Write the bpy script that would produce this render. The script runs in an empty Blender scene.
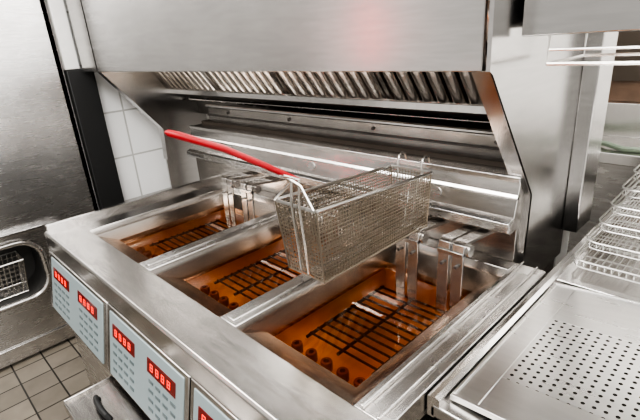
import bpy, math, random, bmesh
from mathutils import Vector, Matrix
random.seed(4)
C = bpy.context.scene.collection
PI = math.pi
# ---------------------------------------------------------------- materials
def new_mat(name):
    m = bpy.data.materials.new(name); m.use_nodes = True
    nt = m.node_tree
    return m, nt, nt.nodes['Principled BSDF']
def steel(name, col=.62, rough=.28, scale=(3,3,25), warm=0.0, blotch=.04, stain=False, rv=.02, bump=0, metal=1, streak=.04):
    m, nt, b = new_mat(name); N = nt.nodes; L = nt.links
    tc = N.new('ShaderNodeTexCoord')
    mp = N.new('ShaderNodeMapping'); mp.inputs['Scale'].default_value = scale
    L.new(tc.outputs['Object'], mp.inputs['Vector'])
    n1 = N.new('ShaderNodeTexNoise'); n1.inputs['Scale'].default_value = 4; n1.inputs['Detail'].default_value = 2
    L.new(mp.outputs['Vector'], n1.inputs['Vector'])
    n2 = N.new('ShaderNodeTexNoise'); n2.inputs['Scale'].default_value = 4; n2.inputs['Detail'].default_value = 3
    L.new(tc.outputs['Object'], n2.inputs['Vector'])
    cr = N.new('ShaderNodeMapRange'); cr.inputs['From Min'].default_value=.3; cr.inputs['From Max'].default_value=.7
    cr.inputs['To Min'].default_value = col-blotch; cr.inputs['To Max'].default_value = col+blotch
    L.new(n2.outputs['Fac'], cr.inputs['Value'])
    c2 = N.new('ShaderNodeMapRange'); c2.inputs['From Min'].default_value=.3; c2.inputs['From Max'].default_value=.7
    c2.inputs['To Min'].default_value = 1-streak; c2.inputs['To Max'].default_value = 1+streak; L.new(n1.outputs['Fac'], c2.inputs['Value'])
    mu = N.new('ShaderNodeMath'); mu.operation='MULTIPLY'; L.new(cr.outputs[0],mu.inputs[0]); L.new(c2.outputs[0],mu.inputs[1])
    cmb = N.new('ShaderNodeCombineColor')
    mr = N.new('ShaderNodeMath'); mr.operation = 'MULTIPLY'; mr.inputs[1].default_value = 1+warm
    mb_ = N.new('ShaderNodeMath'); mb_.operation = 'MULTIPLY'; mb_.inputs[1].default_value = 1-warm
    L.new(mu.outputs[0], mr.inputs[0]); L.new(mu.outputs[0], mb_.inputs[0])
    L.new(mr.outputs[0], cmb.inputs[0]); L.new(mu.outputs[0], cmb.inputs[1]); L.new(mb_.outputs[0], cmb.inputs[2])
    src = cmb.outputs[0]
    if stain:
        sx = N.new('ShaderNodeSeparateXYZ'); L.new(tc.outputs['Object'], sx.inputs[0])
        ad = N.new('ShaderNodeMath'); ad.operation = 'MULTIPLY_ADD'; ad.inputs[1].default_value = .016
        L.new(n2.outputs['Fac'], ad.inputs[0]); L.new(sx.outputs['Z'], ad.inputs[2])
        r2 = N.new('ShaderNodeMapRange'); r2.inputs['From Min'].default_value = .9-.060; r2.inputs['From Max'].default_value = .9-.008
        r2.inputs['To Min'].default_value = .9; r2.inputs['To Max'].default_value = 0
        L.new(ad.outputs[0], r2.inputs['Value'])
        mx = N.new('ShaderNodeMix'); mx.data_type = 'RGBA'
        L.new(r2.outputs[0], mx.inputs[0]); L.new(src, mx.inputs[6]); mx.inputs[7].default_value = (.50,.26,.11,1)
        src = mx.outputs[2]
    L.new(src, b.inputs['Base Color'])
    b.inputs['Metallic'].default_value = metal
    rr = N.new('ShaderNodeMapRange'); rr.inputs['To Min'].default_value = rough-rv; rr.inputs['To Max'].default_value = rough+rv
    L.new(n1.outputs['Fac'], rr.inputs['Value']); L.new(rr.outputs[0], b.inputs['Roughness'])
    return m
def plain(name, col, rough=.5, metal=0, emit=0, var=.1):
    m, nt, b = new_mat(name); N = nt.nodes; L = nt.links
    tc = N.new('ShaderNodeTexCoord'); n = N.new('ShaderNodeTexNoise'); n.inputs['Scale'].default_value = 14
    L.new(tc.outputs['Object'], n.inputs['Vector'])
    mx = N.new('ShaderNodeMix'); mx.data_type = 'RGBA'
    mx.inputs[6].default_value = tuple(c*(1-var) for c in col)+(1,); mx.inputs[7].default_value = tuple(min(1,c*(1+var)) for c in col)+(1,)
    L.new(n.outputs['Fac'], mx.inputs[0]); L.new(mx.outputs[2], b.inputs['Base Color'])
    b.inputs['Roughness'].default_value = rough; b.inputs['Metallic'].default_value = metal
    if emit:
        L.new(mx.outputs[2], b.inputs['Emission Color']); b.inputs['Emission Strength'].default_value = emit
    return m
def tiles(name, col, grout, size, rot=None, rough=.35, var=.06, mortar=.03, offset=0, dirt=.25):
    m, nt, b = new_mat(name); N = nt.nodes; L = nt.links
    tc = N.new('ShaderNodeTexCoord'); sx = N.new('ShaderNodeSeparateXYZ'); cb = N.new('ShaderNodeCombineXYZ')
    L.new(tc.outputs['Object'], sx.inputs[0])
    a, c = rot
    L.new(sx.outputs[a], cb.inputs[0]); L.new(sx.outputs[c], cb.inputs[1])
    br = N.new('ShaderNodeTexBrick'); br.offset = offset
    br.inputs['Scale'].default_value = 1/size; br.inputs['Brick Width'].default_value = 1; br.inputs['Row Height'].default_value = 1
    br.inputs['Mortar Size'].default_value = mortar; br.inputs['Mortar Smooth'].default_value = .2
    br.inputs['Color1'].default_value = tuple(x*(1-var) for x in col)+(1,); br.inputs['Color2'].default_value = tuple(min(1,x*(1+var)) for x in col)+(1,)
    br.inputs['Mortar'].default_value = grout+(1,)
    L.new(cb.outputs[0], br.inputs['Vector'])
    n = N.new('ShaderNodeTexNoise'); n.inputs['Scale'].default_value = 9; n.inputs['Detail'].default_value = 6
    L.new(tc.outputs['Object'], n.inputs['Vector'])
    mx = N.new('ShaderNodeMix'); mx.data_type = 'RGBA'; mx.blend_type = 'MULTIPLY'; mx.inputs[0].default_value = dirt
    L.new(br.outputs['Color'], mx.inputs[6]); L.new(n.outputs['Fac'], mx.inputs[7])
    L.new(mx.outputs[2], b.inputs['Base Color']); b.inputs['Roughness'].default_value = rough
    bp = N.new('ShaderNodeBump'); bp.inputs['Strength'].default_value = .4; bp.inputs['Distance'].default_value = .002; bp.invert = True
    L.new(br.outputs['Fac'], bp.inputs['Height']); L.new(bp.outputs[0], b.inputs['Normal'])
    return m
def perforated(name):
    m = steel(name, .66, .28, (3,20,3), blotch=.06, warm=.015); nt = m.node_tree; N = nt.nodes; L = nt.links; b = N['Principled BSDF']
    tc = N.new('ShaderNodeTexCoord'); sx = N.new('ShaderNodeSeparateXYZ'); L.new(tc.outputs['Object'], sx.inputs[0])
    def cell(out):
        d = N.new('ShaderNodeMath'); d.operation = 'DIVIDE'; d.inputs[1].default_value = .0152; L.new(out, d.inputs[0])
        f = N.new('ShaderNodeMath'); f.operation = 'FRACT'; L.new(d.outputs[0], f.inputs[0])
        s = N.new('ShaderNodeMath'); s.operation = 'SUBTRACT'; s.inputs[1].default_value = .5; L.new(f.outputs[0], s.inputs[0])
        p = N.new('ShaderNodeMath'); p.operation = 'MULTIPLY'; L.new(s.outputs[0], p.inputs[0]); L.new(s.outputs[0], p.inputs[1])
        return p.outputs[0]
    ad = N.new('ShaderNodeMath'); L.new(cell(sx.outputs['X']), ad.inputs[0]); L.new(cell(sx.outputs['Y']), ad.inputs[1])
    lt = N.new('ShaderNodeMath'); lt.operation = 'LESS_THAN'; lt.inputs[1].default_value = .043; L.new(ad.outputs[0], lt.inputs[0])
    dk = N.new('ShaderNodeBsdfDiffuse'); dk.inputs[0].default_value = (.02,.018,.016,1)
    ms = N.new('ShaderNodeMixShader'); L.new(lt.outputs[0], ms.inputs[0]); L.new(b.outputs[0], ms.inputs[1]); L.new(dk.outputs[0], ms.inputs[2])
    L.new(ms.outputs[0], N['Material Output'].inputs['Surface'])
    return m
def oil_mat():
    m = bpy.data.materials.new('frying_oil'); m.use_nodes = True; nt = m.node_tree; N = nt.nodes; L = nt.links
    N.remove(N['Principled BSDF'])
    tr = N.new('ShaderNodeBsdfTransparent')
    n = N.new('ShaderNodeTexNoise'); n.inputs['Scale'].default_value = 7; n.inputs['Detail'].default_value = 2; tc = N.new('ShaderNodeTexCoord'); L.new(tc.outputs['Object'], n.inputs['Vector'])
    r = N.new('ShaderNodeMapRange'); r.inputs['From Min'].default_value=.38; r.inputs['From Max'].default_value=.62; L.new(n.outputs['Fac'], r.inputs['Value'])
    mx = N.new('ShaderNodeMix'); mx.data_type='RGBA'; mx.inputs[6].default_value=(.84,.36,.08,1); mx.inputs[7].default_value=(.99,.57,.17,1)
    L.new(r.outputs[0], mx.inputs[0]); L.new(mx.outputs[2], tr.inputs[0])
    gl = N.new('ShaderNodeBsdfGlossy'); gl.inputs['Roughness'].default_value = .015; gl.inputs['Color'].default_value=(1,.93,.84,1)
    fr = N.new('ShaderNodeFresnel'); fr.inputs['IOR'].default_value = 1.55
    n3 = N.new('ShaderNodeTexNoise'); n3.inputs['Scale'].default_value = 22; L.new(tc.outputs['Object'], n3.inputs['Vector'])
    bp = N.new('ShaderNodeBump'); bp.inputs['Strength'].default_value = .12; bp.inputs['Distance'].default_value = .0010
    L.new(n3.outputs['Fac'], bp.inputs['Height']); L.new(bp.outputs[0], gl.inputs['Normal'])
    ms = N.new('ShaderNodeMixShader'); L.new(fr.outputs[0], ms.inputs[0]); L.new(tr.outputs[0], ms.inputs[1]); L.new(gl.outputs[0], ms.inputs[2])
    L.new(ms.outputs[0], N['Material Output'].inputs['Surface'])
    return m
S_top  = steel('brushed_steel_top', .38, .21, (3,20,3), .05, .06, streak=.12)
S_side = steel('brushed_steel_panel', .54, .27, (3,3,20), .03, streak=.07)
S_hood = steel('brushed_steel_hood', .62, .21, (3,3,25), .02, .03, rv=.005)
S_rise = steel('brushed_steel_riser', .45, .25, (3,20,20), .05, .08, streak=.08)
S_vat  = steel('stained_vat_steel', .54, .22, (3,3,3), .05, .06, True)
S_pot  = steel('amber_pot_bottom', .60, .38, (3,3,3), .08, .24, metal=.55)
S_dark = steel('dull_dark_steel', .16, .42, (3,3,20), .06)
S_brk = steel('bracket_steel', .42, .26, (3,3,20), .05, .06)
S_bright = steel('polished_steel', .70, .2, (15,3,3), .02, .03)
S_tray = steel('brushed_tray_steel', .62, .28, (3,20,3), .02, .06)
S_baf = steel('warm_filter_steel', .72, .22, (10,3,3), .07, .06)
S_cab = steel('scratched_steel_door', .56, .27, (3,3,20), .015, .09, streak=.07)
S_wire = plain('chrome_wire', (.72,.70,.67), .25, 1)
S_rack = plain('bright_rack_wire', (.58,.57,.55), .3, 1)
S_mesh = plain('greasy_basket_wire', (.31,.27,.22), .35, 1)
M_perf = perforated('perforated_steel')
M_oil = oil_mat()
M_grate = plain('oily_black_iron', (.06,.035,.022), .3, .6)
M_tube = plain('oily_brown_steel', (.24,.13,.075), .35, .6)
M_black = plain('black_gap_shade_grip', (.012,.012,.012), .6)  # black for the shade painted in the cabinet gap, and the drawer handle
M_back = plain('brown_black_plain', (.05,.038,.028), .5)  # even brown-black for riser strip, filter backing and wooden cabinet opening
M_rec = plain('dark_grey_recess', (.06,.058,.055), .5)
M_red = plain('red_rubber_grip', (.34,.008,.014), .38)
M_panel = plain('pale_blue_grey_panel', (.235,.28,.29), .4, 0, 0, .04)
M_button = plain('grey_button', (.095,.12,.125), .4)
M_disp = plain('display_red_glass', (.10,.003,.003), .15, 0, .35)
M_led = plain('display_red_digits', (1,.04,.025), .3, 0, 1.1)
M_wall = tiles('white_wall_tiles', (.97,.97,.96), (.55,.54,.52), .245, (1,2), .25, mortar=.02, dirt=.08)
M_floor = tiles('beige_floor_tiles', (.27,.235,.19), (.03,.026,.022), .135, (0,1), .5, .15, .03, dirt=.5)
M_plaster = plain('grey_plaster', (.72,.71,.69), .7)
M_brown = plain('brown_wood_panel', (.12,.075,.05), .5, 0, 0, .5)
M_green = plain('green_cable_sleeve', (.16,.20,.15), .5)
# ---------------------------------------------------------------- mesh builder
class MB:
    def __init__(s): s.v = []; s.f = []
    def add(s, vs, fs):
        o = len(s.v); s.v += [Vector(p) for p in vs]; s.f += [tuple(i+o for i in f) for f in fs]; return s
    def box(s, x0,x1,y0,y1,z0,z1):
        return s.add([(x0,y0,z0),(x1,y0,z0),(x1,y1,z0),(x0,y1,z0),(x0,y0,z1),(x1,y0,z1),(x1,y1,z1),(x0,y1,z1)],
              [(3,2,1,0),(4,5,6,7),(0,1,5,4),(1,2,6,5),(2,3,7,6),(3,0,4,7)])
    def prism_x(s, prof, x0, x1):
        n = len(prof)
        vs = [(x0,y,z) for y,z in prof]+[(x1,y,z) for y,z in prof]
        fs = [(i,(i+1)%n,(i+1)%n+n,i+n) for i in range(n)]+[tuple(range(n))[::-1], tuple(range(n,2*n))]
        return s.add(vs, fs)
    def prism_y(s, prof, y0, y1):
        n = len(prof)
        vs = [(x,y0,z) for x,z in prof]+[(x,y1,z) for x,z in prof]
        fs = [(i,(i+1)%n,(i+1)%n+n,i+n) for i in range(n)]+[tuple(range(n))[::-1], tuple(range(n,2*n))]
        return s.add(vs, fs)
    def tube(s, pts, r, n=8, closed=False):
        pts = [Vector(p) for p in pts]; m = len(pts); vs = []; prev = None
        for i,p in enumerate(pts):
            if closed: d = (pts[(i+1)%m]-pts[i-1])
            else: d = (pts[min(i+1,m-1)]-pts[max(i-1,0)])
            d.normalize()
            a = prev if prev is not None else (Vector((0,0,1)) if abs(d.z)<.9 else Vector((1,0,0)))
            u = (a-d*a.dot(d)); u.normalize(); w = d.cross(u); prev = u
            rr = r[i] if isinstance(r,(list,tuple)) else r
            for k in range(n):
                t = 2*PI*(k+.5)/n; vs.append(p+(u*math.cos(t)+w*math.sin(t))*rr)
        fs = []
        for i in range(m if closed else m-1):
            j = (i+1)%m
            for k in range(n): fs.append((i*n+k, i*n+(k+1)%n, j*n+(k+1)%n, j*n+k))
        if not closed: fs += [tuple(range(n))[::-1], tuple((m-1)*n+k for k in range(n))]
        return s.add(vs, fs)
    def ring(s, x, y, prof, n=18):
        vs=[(x+r*math.cos(2*PI*a/n), y+r*math.sin(2*PI*a/n), z) for r,z in prof for a in range(n)]; c=len(prof)
        return s.add(vs,[(r*n+a, r*n+(a+1)%n, ((r+1)%c)*n+(a+1)%n, ((r+1)%c)*n+a) for r in range(c) for a in range(n)])
    def loops(s, loops, cap=True):
        vs = [p for l in loops for p in l]; n = len(loops[0]); fs = []
        for i in range(len(loops)-1):
            for k in range(n): fs.append((i*n+k, i*n+(k+1)%n, (i+1)*n+(k+1)%n, (i+1)*n+k))
        if cap: fs.append(tuple((len(loops)-1)*n+k for k in range(n)))
        return s.add(vs, fs)
    def build(s, name, mat, parent=None, bevel=0, recalc=True):
        off = world_loc(parent)
        me = bpy.data.meshes.new(name)
        me.from_pydata([tuple(p-off) for p in s.v], [], s.f); me.update()
        if recalc:
            b = bmesh.new(); b.from_mesh(me); bmesh.ops.recalc_face_normals(b, faces=b.faces); b.to_mesh(me); b.free()
        for p in me.polygons: p.use_smooth = True
        me.set_sharp_from_angle(angle=math.radians(38))
        me.materials.append(mat)
        o = bpy.data.objects.new(name, me); C.objects.link(o)
        if parent: o.parent = parent
        if bevel:
            bv = o.modifiers.new('edge_softening','BEVEL'); bv.width = bevel; bv.segments = 2; bv.limit_method = 'ANGLE'
        return o
def world_loc(o):
    v = Vector((0,0,0))
    while o: v = v+o.location; o = o.parent
    return v
def tag(o, label, cat=None, group=None, kind=None):
    if label: o['label'] = label
    if cat: o['category'] = cat
    if group: o['group'] = group
    if kind: o['kind'] = kind
    return o
def thing(name, loc, label, cat, group=None):
    o = bpy.data.objects.new(name, None); o.empty_display_size = .05; C.objects.link(o); o.location = loc
    return tag(o, label, cat, group)
def arc(cx, cy, r, a0, a1, n=6):
    return [(cx+r*math.cos(a0+(a1-a0)*i/n), cy+r*math.sin(a0+(a1-a0)*i/n)) for i in range(n+1)]
def rrect(x0,x1,y0,y1,r,n=5):
    return arc(x1-r,y1-r,r,0,PI/2,n)+arc(x0+r,y1-r,r,PI/2,PI,n)+arc(x0+r,y0+r,r,PI,1.5*PI,n)+arc(x1-r,y0+r,r,1.5*PI,2*PI,n)
FL = -.9
# ---------------------------------------------------------------- setting
tag(MB().box(-3.3,1.8,-1.6,2.6,FL-.05,FL).build('floor', M_floor), None, kind='structure')
tag(MB().box(-2.62,-2.52,.70,1.42,FL,1.5).build('wall_left', M_wall), None, kind='structure')
tag(MB().box(-2.52,-.395,1.32,1.42,FL,1.5).build('wall_back', M_plaster), None, kind='structure')
tag(MB().box(-1.8,1.8,2.4,2.5,FL,1.5).build('wall_far', M_plaster), None, kind='structure')
tag(MB().box(-2.518,-2.47,.735,.86,FL,.475).build('gap_shade_strip', M_black, bevel=.004), 'black upright strip standing in for the shaded gap between steel cabinet and white tiled wall', 'trim strip')  # solid black box in place of the gap's shade
tag(MB().box(-2.518,-2.47,.735,.80,.477,1.3).build('filler_strip', M_plaster, bevel=.004), 'light grey upright strip above the black strip, left of the hood', 'trim strip')
# ---------------------------------------------------------------- left steel cabinet
cab = thing('steel_cabinet', (-2.8,.2,FL), 'tall scratched stainless steel cabinet left of fryers with a rounded side opening', 'cabinet')
hy0,hy1,hz0,hz1 = -.35,.40,-.57,-.29
X=-2.48; R_=.09
body=MB()
def q(y0,y1,z0,z1): body.add([(X,y0,z0),(X,y1,z0),(X,y1,z1),(X,y0,z1)],[(0,1,2,3)])
q(-.9,hy0,FL+.02,1.3); q(hy1,.72,FL+.02,1.3); q(hy0,hy1,hz1,1.3); q(hy0,hy1,FL+.02,hz0)
for cy_,cz_,a0 in ((hy1-R_,hz1-R_,0),(hy0+R_,hz1-R_,PI/2),(hy0+R_,hz0+R_,PI),(hy1-R_,hz0+R_,1.5*PI)):
    pts=arc(cy_,cz_,R_,a0,a0+PI/2,6); cyy=hy1 if math.cos(a0+PI/4)>0 else hy0; czz=hz1 if math.sin(a0+PI/4)>0 else hz0
    body.add([(X,cyy,czz)]+[(X,y,z) for y,z in pts],[(0,k+1,k+2) for k in range(6)])
body.box(-3.0,X,.70,.72,FL+.02,1.3).box(-3.0,-2.98,-.9,.72,FL+.02,1.3)
body.build('body', S_cab, cab, recalc=False)
ring = rrect(hy0,hy1,hz0,hz1,R_,6)
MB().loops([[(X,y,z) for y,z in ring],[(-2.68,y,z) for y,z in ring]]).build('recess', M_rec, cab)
MB().tube([(-2.472,y,z) for y,z in rrect(hy0-.010,hy1+.010,hz0-.010,hz1+.010,.10,8)],.015,10,True).build('opening_rim', S_side, cab)
MB().prism_x([(-.5,-.235),(-.5,-.215),(.50,-.215),(.53,-.225),(.50,-.235)],-2.48,-2.44).build('ledge', S_bright, cab, .004)
MB().prism_x([(-.5,FL+.02),(.70,FL+.02),(.70,FL+.10),(-.5,FL+.10)],-2.478,-2.47).build('kick_plate', S_side, cab, .002)
# ---------------------------------------------------------------- wire basket generator
def wire_basket(name, loc, top, bot, zt_f, zt_b, zb, label, group=None, step=.0075, rw=.0008, mat=S_mesh):
    t = thing(name, loc, label, 'basket', group)
    def P(x01, y01, k):
        zt = zt_f+(zt_b-zt_f)*y01
        x0=bot[0]+(top[0]-bot[0])*k; x1=bot[1]+(top[1]-bot[1])*k; y0=bot[2]+(top[2]-bot[2])*k; y1=bot[3]+(top[3]-bot[3])*k
        return Vector((x0+(x1-x0)*x01, y0+(y1-y0)*y01, zb+(zt-zb)*k))
    m = MB(); ny = int((top[3]-top[2])/step); nx = int((top[1]-top[0])/step); nz = int((zt_f-zb)/step)
    for i in range(ny+1):
        u=i/ny; m.tube([P(0,u,1),P(0,u,0),P(1,u,0),P(1,u,1)],rw,4)
    for i in range(nx+1):
        u=i/nx; m.tube([P(u,0,1),P(u,0,0),P(u,1,0),P(u,1,1)],rw,4)
    for j in range(1,nz):
        k=j/nz; m.tube([P(0,0,k),P(1,0,k),P(1,1,k),P(0,1,k)],rw,4,True)
    m.build('wire_mesh', mat, t, recalc=False)
    MB().tube([P(0,0,1),P(1,0,1),P(1,1,1),P(0,1,1)],.0040,6,True).build('rim', S_rack, t)
    f=MB()
    f.tube([P(0,0,0),P(1,0,0),P(1,1,0),P(0,1,0)],.0024,6,True)
    for u,v in ((0,0),(1,0),(1,1),(0,1)): f.tube([P(u,v,0),P(u,v,1)],.0024,6)
    f.build('frame', mat, t)
    return t, P
bk, P = wire_basket('fry_basket', (-.64,.72,.09), (-.690,-.572,.53,.915), (-.682,-.576,.542,.905), .240,.218,.085,
     'rectangular wire mesh fry basket with long red handle raised above the nearest vat', step=.0086, rw=.0012)
h0=Vector((-.614,.522,.300)); h1=Vector((-.668,.32,.418))
for dx in (-.011,.011):
    w=MB()
    w.tube([h0+Vector((dx*.4,-.03,.014)), h0+Vector((dx,0,0)), Vector((-.618+dx,.521,.25)), Vector((-.618+dx,.531,.10)), Vector((-.618+dx,.55,.080)), Vector((-.618+dx,.88,.080)),Vector((-.618+dx,.915,.20))],.0030,6)
    tag(w.build('handle_wire', S_wire, bk),'bright wire carrying the handle down the basket end')
MB().tube([Vector((-.687,.527,.243)), h0+Vector((-.014,.0,-.012)), h0+Vector((0,-.02,.01)), h0+Vector((.014,.0,-.012)), Vector((-.576,.527,.243))],.0028,6).build('handle_brace', S_wire, bk)
d=(h1-h0)
tag(MB().tube([h0+d*-.04, h0+d*.02, h0+d*.25+Vector((0,0,.004)), h0+d*.6+Vector((0,0,.008)), h0+d*.93+Vector((0,0,.002)), h1, h1+d*.02],[.004,.0056,.0060,.0062,.0065,.0055,.002],10).build('handle_grip', M_red, bk),'red coated grip')
for x in (-.67,-.60):
    hk=MB(); hk.tube([(x,.910,.12),(x,.917,.232),(x,.922,.245),(x,.935,.252),(x,.948,.246),(x,.953,.23)],.0028,6)
    hk.build('hook', S_wire, bk)
wire_basket('wire_basket', (-2.58,.1,-.55), (-2.65,-2.50,-.20,.33), (-2.64,-2.51,-.18,.31), -.38,-.38,-.55,
     'small wire basket lying inside the opening of the steel cabinet', step=.022, rw=.0016, mat=S_wire)
# ---------------------------------------------------------------- fryer units
vats = [(-1.535,-1.160,-1.49,-1.225),(-1.095,-.760,-1.080,-.820),(-.705,-.383,-.695,-.440)]
units = [(-1.655,-1.145),(-1.14,-.722),(-.717,-.325)]
pan_x = [(-1.62,-1.172),(-1.122,-.74),(-.70,-.345)]
vlab = ['leftmost fryer, its vat farthest from the basket','middle fryer, its vat left of the raised basket','nearest fryer, its vat right under the wire basket']
Y0,Y1 = .402,.955
for i,((x0,x1,ox0,ox1),(ux0,ux1)) in enumerate(zip(vats,units)):
    cx=(ox0+ox1)/2+.006
    f = thing('deep_fryer', ((ux0+ux1)/2,.65,FL), 'stainless steel '+vlab[i], 'deep fryer', 'bank of three deep fryers')
    b=MB(); b.box(ux0,ux0+.012,.31,1.0,FL+.08,-.052).box(ux1-.012,ux1,.31,1.0,FL+.08,-.052).box(ux0,ux1,.98,1.0,FL+.08,-.052).box(ux0,ux1,.31,1.0,FL+.08,FL+.1)
    b.build('cabinet', S_side, f)
    for lx in (ux0+.05,ux1-.05):
        for ly in (.36,.94): MB().tube([(lx,ly,FL),(lx,ly,FL+.01),(lx,ly,FL+.012),(lx,ly,FL+.08)],[.025,.025,.016,.016],12).build('leg', S_side, f)
    zo=-.060; oy0,oy1=.472,.888
    def rect(a,b_,c,d_,z): return [(a,c,z),(b_,c,z),(b_,d_,z),(a,d_,z)]
    pot=MB(); pot.loops([rect(x0,x1,Y0,Y1,-.002), rect(x0+.003,x1-.003,Y0+.003,Y1-.003,-.010), rect(x0+.005,x1-.012,Y0+.012,Y1-.006,-.022), rect(ox0,ox1,oy0,oy1,-.048), rect(ox0+.002,ox1-.002,oy0+.002,oy1-.002,-.068)],cap=False)
    pot.build('frypot', S_vat, f, 0)
    pw=MB(); pw.loops([rect(ox0+.002,ox1-.002,oy0+.002,oy1-.002,-.0681), rect(ox0+.006,ox1-.006,oy0+.006,oy1-.006,-.140)]); pw.build('pot_bottom', S_pot, f)
    g=MB(); gz=-.088
    for k in range(12):
        y=.568+k*.0235; g.tube([(ox0+.032,y,gz),(ox1-.032,y,gz)],.0029,6)
    for k in range(3):
        x=ox0+.032+(ox1-ox0-.064)*k/2; g.tube([(x,.556,gz-.005),(x,.838,gz-.005)],.0038,6)
    g.build('grate', M_grate, f)
    for k in range(5):
        x=ox0+.036+(ox1-ox0-.072)*k/4
        MB().ring(x,.522,[(.0060,-.088),(.0115,-.088),(.0128,-.091),(.0128,-.110),(.0060,-.110)]).build('heating_tube', M_tube, f)
    for qn,dx in enumerate((-.035,.085)):
        sx=cx+dx
        s=MB()
        for e in (-.018,.018):
            pr=[(1.0,.062),(1.0,.072),(.868,.088),(.852,.082),(.842,-.11),(.846,-.11),(.860,.075),(.87,.078)]
            s.prism_x(pr, sx+e-.014, sx+e+.014)
        s.box(sx-.032,sx+.032,.846,.866,.054,.064)
        sp=s.build('element_support', S_brk, f, .001)
        MB().tube([(sx-.038,.875,.064),(sx+.038,.875,.064)],.015,14).build('hinge_roller', S_side, sp)
        for e in (-.018,.018):
            MB().tube([(sx+e,.840,.03),(sx+e,.853,.03)],.0038,8).build('bolt', S_dark, sp)
    a,b_=pan_x[i]
    def cp(u,v,o=0):
        return Vector((a+(b_-a)*u, .291-.038*v-o, -.078-.175*v))
    def plate(mb,u0,u1,v0,v1,o0,o1):
        vs=[cp(u0,v0,o0),cp(u1,v0,o0),cp(u1,v1,o0),cp(u0,v1,o0),cp(u0,v0,o1),cp(u1,v0,o1),cp(u1,v1,o1),cp(u0,v1,o1)]
        return mb.add(vs,[(3,2,1,0),(4,5,6,7),(0,1,5,4),(1,2,6,5),(2,3,7,6),(3,0,4,7)])
    wu=(b_-a)
    plate(MB(),(ux0-a)/wu+.002,(ux1-a)/wu-.002,-.06,1.04,-.03,-.001).build('fascia', S_rise, f, .002)
    cpo=plate(MB(),0,1,0,1,-.006,.0015).build('control_panel', M_panel, f, .002)
    for (u0,u1) in ((.06,.40),(.58,.92)):
        plate(MB(),u0,u1,.15,.345,.0015,.003).build('display', M_disp, cpo)
        for k in range(4):
            uu=u0+.04+(u1-u0-.06)*k/4; wd=(u1-u0)/4*.42; t_=.006; tv=.012; va,vb=.205,.29; vm=(va+vb)/2
            D=MB()
            plate(D,uu,uu+t_,va,vb,.003,.0036); plate(D,uu+wd-t_,uu+wd,va,vb,.003,.0036)
            for vv in (va,vm,vb): plate(D,uu,uu+wd,vv-tv/2,vv+tv/2,.003,.0036)
            D.build('digit', M_led, cpo)
    for r in range(4):
        for k in range(10):
            if k in (4,5): continue
            u=.065+k*.089; v=.44+r*.13
            plate(MB(),u,u+.055,v,v+.04,.0015,.0028).build('button', M_button, cpo)
    MB().box(ux0+.006,ux1-.006,.292,.308,FL+.12,-.275).build('door', S_side, f, .004)
    if i==1:
        tr=MB().box(ux0+.0,ux1-.0,.135,.30,-.288,-.282).box(ux0,ux1,.133,.138,-.31,-.28).box(ux0,ux0+.004,.135,.29,-.31,-.274)
        tray=tr.build('drawer', S_top, f, .002)
        hxx=ux0+.10
        MB().tube([(hxx-.045,.20,-.283),(hxx-.04,.195,-.270),(hxx-.02,.190,-.266),(hxx+.02,.188,-.266),(hxx+.04,.190,-.270),(hxx+.045,.195,-.283)],.007,10).build('handle', M_black, tray)
    o=MB(); o.add([(ox0+.0015,oy0+.0015,zo),(ox1-.0015,oy0+.0015,zo),(ox1-.0015,oy1-.0015,zo),(ox0+.0015,oy1-.0015,zo)],[(0,1,2,3)])
    ol=o.build('cooking_oil', M_oil, recalc=False)
    tag(ol,'clear amber cooking oil filling the vat of the '+['leftmost fryer','middle fryer','nearest fryer, under the basket'][i],'oil','cooking oil in the vats')
fr=thing('fryer_countertop',(-1.0,.35,-.05),'continuous stainless steel top frame around the three fryer vats','countertop')
MB().prism_x([(.297,-.006),(.303,0),(.402,0),(.402,-.012),(.31,-.012),(.31,-.068),(.297,-.068)],-1.66,-.315).build('front_ledge', S_top, fr, .002)
MB().box(-1.66,-1.535,.402,1.0,-.05,0).build('side_ledge', S_top, fr, .002)
MB().prism_y([(-1.66,0),(-1.654,0),(-1.654,.016),(-1.672,.016),(-1.672,-.05),(-1.66,-.05)],.31,1.0).build('side_lip', S_bright, fr)
for a,b_ in ((-1.160,-1.095),(-.760,-.705)):
    d=MB(); d.box(a,b_,.402,.955,-.05,0); m_=(a+b_)/2
    d.box(m_-.012,m_+.012,.41,.95,0,.004)
    d.build('divider', S_side, fr, .002)
MB().box(-.383,-.315,.402,1.0,-.05,0).box(-.370,-.364,.402,1.0,0,.010).box(-.338,-.332,.402,1.0,0,.006).build('side_ledge', S_side, fr, .002)
MB().box(-1.535,-.383,.955,1.0,-.05,0).build('back_ledge', S_top, fr, .002)
# ---------------------------------------------------------------- riser behind the vats
ri=thing('back_riser',(-1.1,1.15,FL),'stepped stainless steel riser behind the vats with a folded flat rail','backsplash')
MB().prism_x([(1.002,FL),(1.002,.085),(.965,.082),(.961,.09),(.962,.106),(.980,.112),(1.002,.205),(1.008,.210),(1.085,.213),(1.10,.216),(1.104,.272),(1.10,.285),(1.115,.288),(1.125,.280),(1.125,.225),(1.30,.225),(1.30,FL)],-1.86,-.392).build('panel', S_rise, ri, .0015)
MB().prism_x([(.954,.090),(.954,.112),(.962,.118),(.984,.120),(.984,.114),(.966,.112),(.962,.108),(.962,.090)],-1.70,-.392).build('rail', S_side, ri,.001)
MB().prism_x([(.992,.160),(.988,.166),(.992,.172),(1.0,.172),(1.0,.160)],-1.86,-.392).build('crease', S_side, ri)
MB().tube([(-1.86,1.098,.286),(-.392,1.098,.286)],.007,8).build('trim', S_bright, ri)
MB().box(-1.86,-.392,.995,1.008,.200,.213).build('seam_bar', S_bright, ri,.001)
MB().box(-1.86,-.392,1.060,1.1025,.212,.224).build('gap_line_shade', M_back, ri)  # dark strip painting the shade of the gap line below the upper panel
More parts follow.
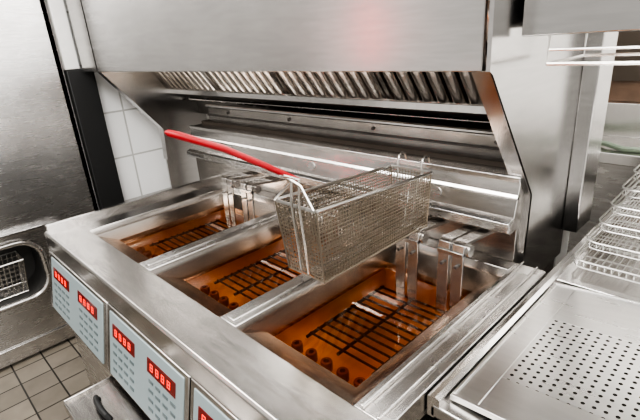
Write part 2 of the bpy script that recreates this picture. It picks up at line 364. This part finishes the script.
MB().box(-1.86,-.392,1.096,1.1045,.242,.248).build('fold', S_dark, ri,.001)
for x in (-1.54,-1.07,-.60):
    p=Vector((x,.987,.142)); n=Vector((0,-.973,.230))
    MB().tube([p-n*.003,p+n*.003],.015,20).build('round_plug', S_side, ri)
for x in (-1.7,-1.3,-.9,-.5):
    p=Vector((x,1.102,.262)); n=Vector((0,-1,.0))
    MB().tube([p-n*.002,p+n*.003],.006,10).build('screw', S_dark, ri)
tag(MB().tube([(-2.22,1.22,.285),(-.40,1.22,.285)],.009,10).build('pipe', S_side),'thin steel pipe running along the dark gap under the hood trough','pipe')
# ---------------------------------------------------------------- hood
hd=thing('exhaust_hood',(-1.4,1.0,.45),'large stainless steel exhaust hood over the fryers with sloping end panels','exhaust hood')
MB().prism_x([(.80,.462),(.80,1.2),(.812,1.2),(.812,.475),(.84,.475),(.84,.462)],-2.44,-.40).build('front_panel', S_hood, hd, .002)
MB().box(-2.44,-.40,.812,1.315,1.18,1.2).build('top_panel', S_side, hd)
def end_panel(x0,x1):
    prof=[(.80,1.2),(.80,.462),(1.045,.16),(1.035,-.10 if x0>-1 else FL),(1.318,-.10 if x0>-1 else FL),(1.318,1.2)]
    return MB().prism_x(prof,x0,x1)
end_panel(-.392,-.384).build('end_panel', S_hood, hd)
end_panel(-2.262,-2.25).build('end_panel', S_hood, hd)
for xa,xb in ((-.42,-.384),(-2.262,-2.22)):
    MB().prism_x([(.80,.462),(.812,.455),(1.055,.158),(1.047,-.0),(1.035,-.0),(1.043,.16)],xa,xb).build('flange', S_hood, hd)
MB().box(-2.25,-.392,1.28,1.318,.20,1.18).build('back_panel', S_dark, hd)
MB().prism_x([(1.125,.325),(1.125,.352),(1.131,.352),(1.131,.333),(1.17,.333),(1.18,.36),(1.186,.36),(1.176,.325)],-2.25,-.392).build('grease_trough', S_bright, hd, .001)
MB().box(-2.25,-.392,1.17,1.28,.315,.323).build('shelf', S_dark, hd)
nF=4; fw=(2.25-.392)/nF
flb=['leftmost','second from the left','third from the left','rightmost']
for i in range(nF):
    x0=-2.25+fw*i+.003; x1=x0+fw-.006
    t=thing('baffle_filter',((x0+x1)/2,1.14,.33),'slatted steel baffle filter inside the hood, '+flb[i]+' of four','hood filter','baffle filters in the hood')
    A=Vector((0,1.145,.345)); Bq=Vector((0,.86,.72)); dr=(Bq-A); nn=Vector((0,-.8,-.6))
    def pt(x,k,o): return Vector((x,0,0))+A+dr*k+nn*o
    def slab(mb,xa,xb,k0,k1,o0,o1):
        vs=[pt(xa,k0,o0),pt(xb,k0,o0),pt(xb,k1,o0),pt(xa,k1,o0),pt(xa,k0,o1),pt(xb,k0,o1),pt(xb,k1,o1),pt(xa,k1,o1)]
        return mb.add(vs,[(3,2,1,0),(4,5,6,7),(0,1,5,4),(1,2,6,5),(2,3,7,6),(3,0,4,7)])
    m=MB(); n=9; st=(x1-x0-.03)/n
    for k in range(n):
        xc=x0+.015+(k+.5)*st; hw=st*.38
        sec=[(hw*math.cos(PI-PI*j/8), .004+.013*math.sin(PI*j/8)) for j in range(9)]+[(hw,-.006),(-hw,-.006)]
        vs=[pt(xc+a_,.04,o_) for a_,o_ in sec]+[pt(xc+a_,.97,o_) for a_,o_ in sec]; c=len(sec)
        m.add(vs,[(j,(j+1)%c,(j+1)%c+c,j+c) for j in range(c)]+[tuple(range(c))[::-1],tuple(range(c,2*c))])
    m.build('baffles', S_baf, t)
    m=MB(); slab(m,x0,x1,0,.035,-.02,.016); slab(m,x0,x1,.96,1,-.02,.014); slab(m,x0,x0+.015,0,1,-.02,.014); slab(m,x1-.015,x1,0,1,-.02,.014)
    m.build('frame', S_baf, t, .001)
    m=MB(); slab(m,x0,x1,.02,.98,-.022,-.018); m.build('backing', M_back, t)
# ---------------------------------------------------------------- right station
rs=thing('dump_station',(.1,.95,FL),'stainless steel work counter right of the fryers, holding the perforated tray','counter')
MB().box(-.308,.9,.50,1.75,-.045,-.02).build('counter_panel', S_side, rs, .004)
MB().box(-.300,.9,.52,1.75,FL+.05,-.045).build('cabinet', S_side, rs)
MB().prism_y([(-.312,-.045),(-.312,-.006),(-.298,-.002),(-.29,-.006),(-.29,-.02),(-.30,-.02),(-.30,-.045)],.50,1.75).build('rolled_edge', S_bright, rs)
MB().box(-.29,.9,.99,1.75,-.02,-.006).build('raised_shelf', S_bright, rs, .003)
tr=thing('drain_tray',(-.285,.56,-.018),'perforated steel drain tray with rows of round holes on right counter','tray')
def tp(x,y,z): return (x,y,z+.07*(x+.285))
m=MB()
def tbox(mb,x0,x1,y0,y1,z0,z1):
    vs=[tp(x0,y0,z0),tp(x1,y0,z0),tp(x1,y1,z0),tp(x0,y1,z0),tp(x0,y0,z1),tp(x1,y0,z1),tp(x1,y1,z1),tp(x0,y1,z1)]
    return mb.add(vs,[(3,2,1,0),(4,5,6,7),(0,1,5,4),(1,2,6,5),(2,3,7,6),(3,0,4,7)])
tbox(m,-.242,.6,.615,.828,-.016,-.0092).build('perforated_panel', M_perf, tr)
m=MB(); tbox(m,-.283,-.242,.53,.97,-.017,-.009); tbox(m,-.242,.6,.53,.615,-.017,-.009); tbox(m,-.242,.6,.828,.97,-.017,-.009)
tbox(m,-.286,-.280,.53,.97,-.017,-.005); tbox(m,-.286,.6,.525,.531,-.017,-.006); tbox(m,-.286,.6,.965,.972,-.017,-.004)
m.build('rim', S_tray, tr, .0015)
ords=['lowest','second lowest','third lowest','middle','third highest','second highest','topmost']
for i in range(7):
    y=1.04+i*.048; z=.028+i*.030; x0=-.278+.008*i; x1=.35
    t=thing('wire_rack',(0,y,z),ords[i]+' chrome wire rack in the stack on the right counter','wire rack','chrome wire racks')
    m=MB(); rr=[(x,yy) for x,yy in rrect(x0,x1,y,y+.34,.03,5)]
    m.tube([(a,b_,z) for a,b_ in rr],.0023,6,True)
    m.tube([(a,b_,z-.016) for a,b_ in rr],.0017,6,True)
    m.build('rim', S_rack, t)
    m=MB()
    for k in range(44):
        x=x0+.012+k*.0138
        m.tube([(x,y,z),(x,y+.003,z-.016),(x,y+.336,z-.016),(x,y+.34,z)],.0010,5)
    for k in range(4):
        yy=y+.07+k*.07; m.tube([(x0+.004,yy,z-.018),(x1-.004,yy,z-.018)],.0014,5)
    m.build('wires', S_rack, t, recalc=False)
uc=thing('upper_hood',(.2,1.0,.51),'stainless steel hood box over the right counter','exhaust hood')
MB().prism_x([(.888,.515),(.888,1.2),(1.29,1.2),(1.29,.53),(.90,.53),(.90,.515)],-.372,.9).build('body', S_hood, uc, .003)
rk=thing('hanging_rack',(-.1,.95,.46),'chrome wire rail rack hanging under the right hood box','wire rack')
m=MB(); m.tube([(-.325,.90,.515),(-.325,.90,.466),(.8,.90,.466)],.0035,6).tube([(-.325,1.10,.53),(-.325,1.10,.466),(.8,1.10,.466)],.0035,6).tube([(-.325,.90,.466),(-.325,1.10,.466)],.0035,6)
m.tube([(-.325,.90,.49),(.8,.90,.49)],.0025,6)
m.build('frame', S_wire, rk)
tag(MB().box(-.384,-.345,1.30,1.42,-.02,1.2).build('corner_post', S_hood,bevel=.003),'narrow vertical steel corner post behind the hood end panel','post')
fc=thing('far_counter',(.3,2.1,FL),'stainless steel counter in the room beyond the racks','counter')
MB().box(-1.0,1.3,1.80,2.35,.05,.09).build('top', S_bright, fc, .004); MB().box(-.98,1.28,1.82,2.33,FL,.05).build('base', S_side, fc)
tag(MB().tube([(-.62+.06*k,1.88+.04*math.sin(k*1.1),.101+.004*math.cos(k*2.1)) for k in range(12)],.010,8).build('cable', M_green),'green cable lying on the counter beyond the racks','cable')
bx=thing('wooden_cabinet',(-.50,2.25,.09),'brown wooden cabinet with a dark opening standing beyond the racks','cabinet')
MB().box(-.78,-.30,2.12,2.34,.22,.62).build('body', M_brown, bx, .004); MB().box(-.56,-.34,2.112,2.122,.30,.58).build('recess', M_back, bx)
MB().box(-.78,-.30,2.08,2.34,.09,.22).build('base', S_bright, bx, .003)
# ---------------------------------------------------------------- lights
W=bpy.data.worlds.new('World'); bpy.context.scene.world=W; W.use_nodes=True
N=W.node_tree.nodes; L=W.node_tree.links; bg=N['Background']
tc=N.new('ShaderNodeTexCoord'); sx=N.new('ShaderNodeSeparateXYZ'); L.new(tc.outputs['Generated'],sx.inputs[0])
cr=N.new('ShaderNodeValToRGB'); mr=N.new('ShaderNodeMapRange'); mr.inputs['From Min'].default_value=-1
L.new(sx.outputs['Z'],mr.inputs['Value']); L.new(mr.outputs[0],cr.inputs[0])
cr.color_ramp.elements[0].color=(.19,.16,.13,1); cr.color_ramp.elements[1].color=(1,.99,.96,1)
e=cr.color_ramp.elements.new(.5); e.color=(.66,.64,.605,1)
nz=N.new('ShaderNodeTexNoise'); nz.inputs['Scale'].default_value=1.9; nz.inputs['Detail'].default_value=1; L.new(tc.outputs['Generated'],nz.inputs['Vector'])
nr=N.new('ShaderNodeMapRange'); nr.inputs['From Min'].default_value=.35; nr.inputs['From Max'].default_value=.65; nr.inputs['To Min'].default_value=.5; nr.inputs['To Max'].default_value=1.35
L.new(nz.outputs['Fac'],nr.inputs['Value'])
mm=N.new('ShaderNodeVectorMath'); mm.operation='SCALE'; L.new(cr.outputs[0],mm.inputs[0]); L.new(nr.outputs[0],mm.inputs['Scale'])
L.new(mm.outputs[0],bg.inputs[0]); bg.inputs[1].default_value=1.25
def area(name,loc,target,size,energy,col=(1,1,1),sy=None):
    l=bpy.data.lights.new(name,'AREA'); l.shape='RECTANGLE'; l.size=size; l.size_y=sy or size; l.energy=energy; l.color=col
    o=bpy.data.objects.new(name,l); C.objects.link(o); o.location=loc
    o.rotation_euler=(Vector(target)-Vector(loc)).to_track_quat('-Z','Y').to_euler(); return o
area('overhead_light',(-.6,-.4,1.7),(-.8,.8,0),1.4,36,(1,.98,.95),.5)
area('overhead_light',(-2.0,-.5,1.7),(-1.8,.6,0),1.2,28,(1,.98,.95),.5)
area('overhead_light',(.7,.2,1.7),(0,1.0,0),.8,28,(1,.98,.95),.8)  # added over the right counter to brighten the drain tray
area('side_fill_light',(2.2,.3,1.0),(-.4,1.2,.2),1.6,30,(1,.98,.96),1.2)  # added fill, brightens the hood end panel and its reflections
area('back_room_fill',(.4,1.75,1.45),(-.2,2.4,.5),1.4,36,(1,.97,.93),.3)  # added fill, lifts the far wall and what the corner post mirrors
area('red_streak_light',(-2.28,-1.2,.56),(-.65,.8,.6),.02,.55,(1,.03,.03),.45)  # added unseen light, only there to put a red reflection on the hood
# ---------------------------------------------------------------- camera
R=Vector((.7037,.7069,-.0692)); U=Vector((-.2066,.2969,.9323))
R.normalize(); U=(U-R*U.dot(R)).normalized(); B=R.cross(U)
M=Matrix(((R.x,U.x,B.x,0),(R.y,U.y,B.y,0),(R.z,U.z,B.z,.54),(0,0,0,1)))
cd=bpy.data.cameras.new('camera'); cd.sensor_width=36; cd.lens=454*36/640; cd.clip_start=.02
co=bpy.data.objects.new('camera',cd); C.objects.link(co); co.matrix_world=M
bpy.context.scene.camera=co
try: bpy.context.scene.view_settings.look='AgX - High Contrast'
except Exception: pass
bpy.context.view_layer.update()
for o in list(bpy.data.objects):
    if o.parent is None: o.location.z += .9
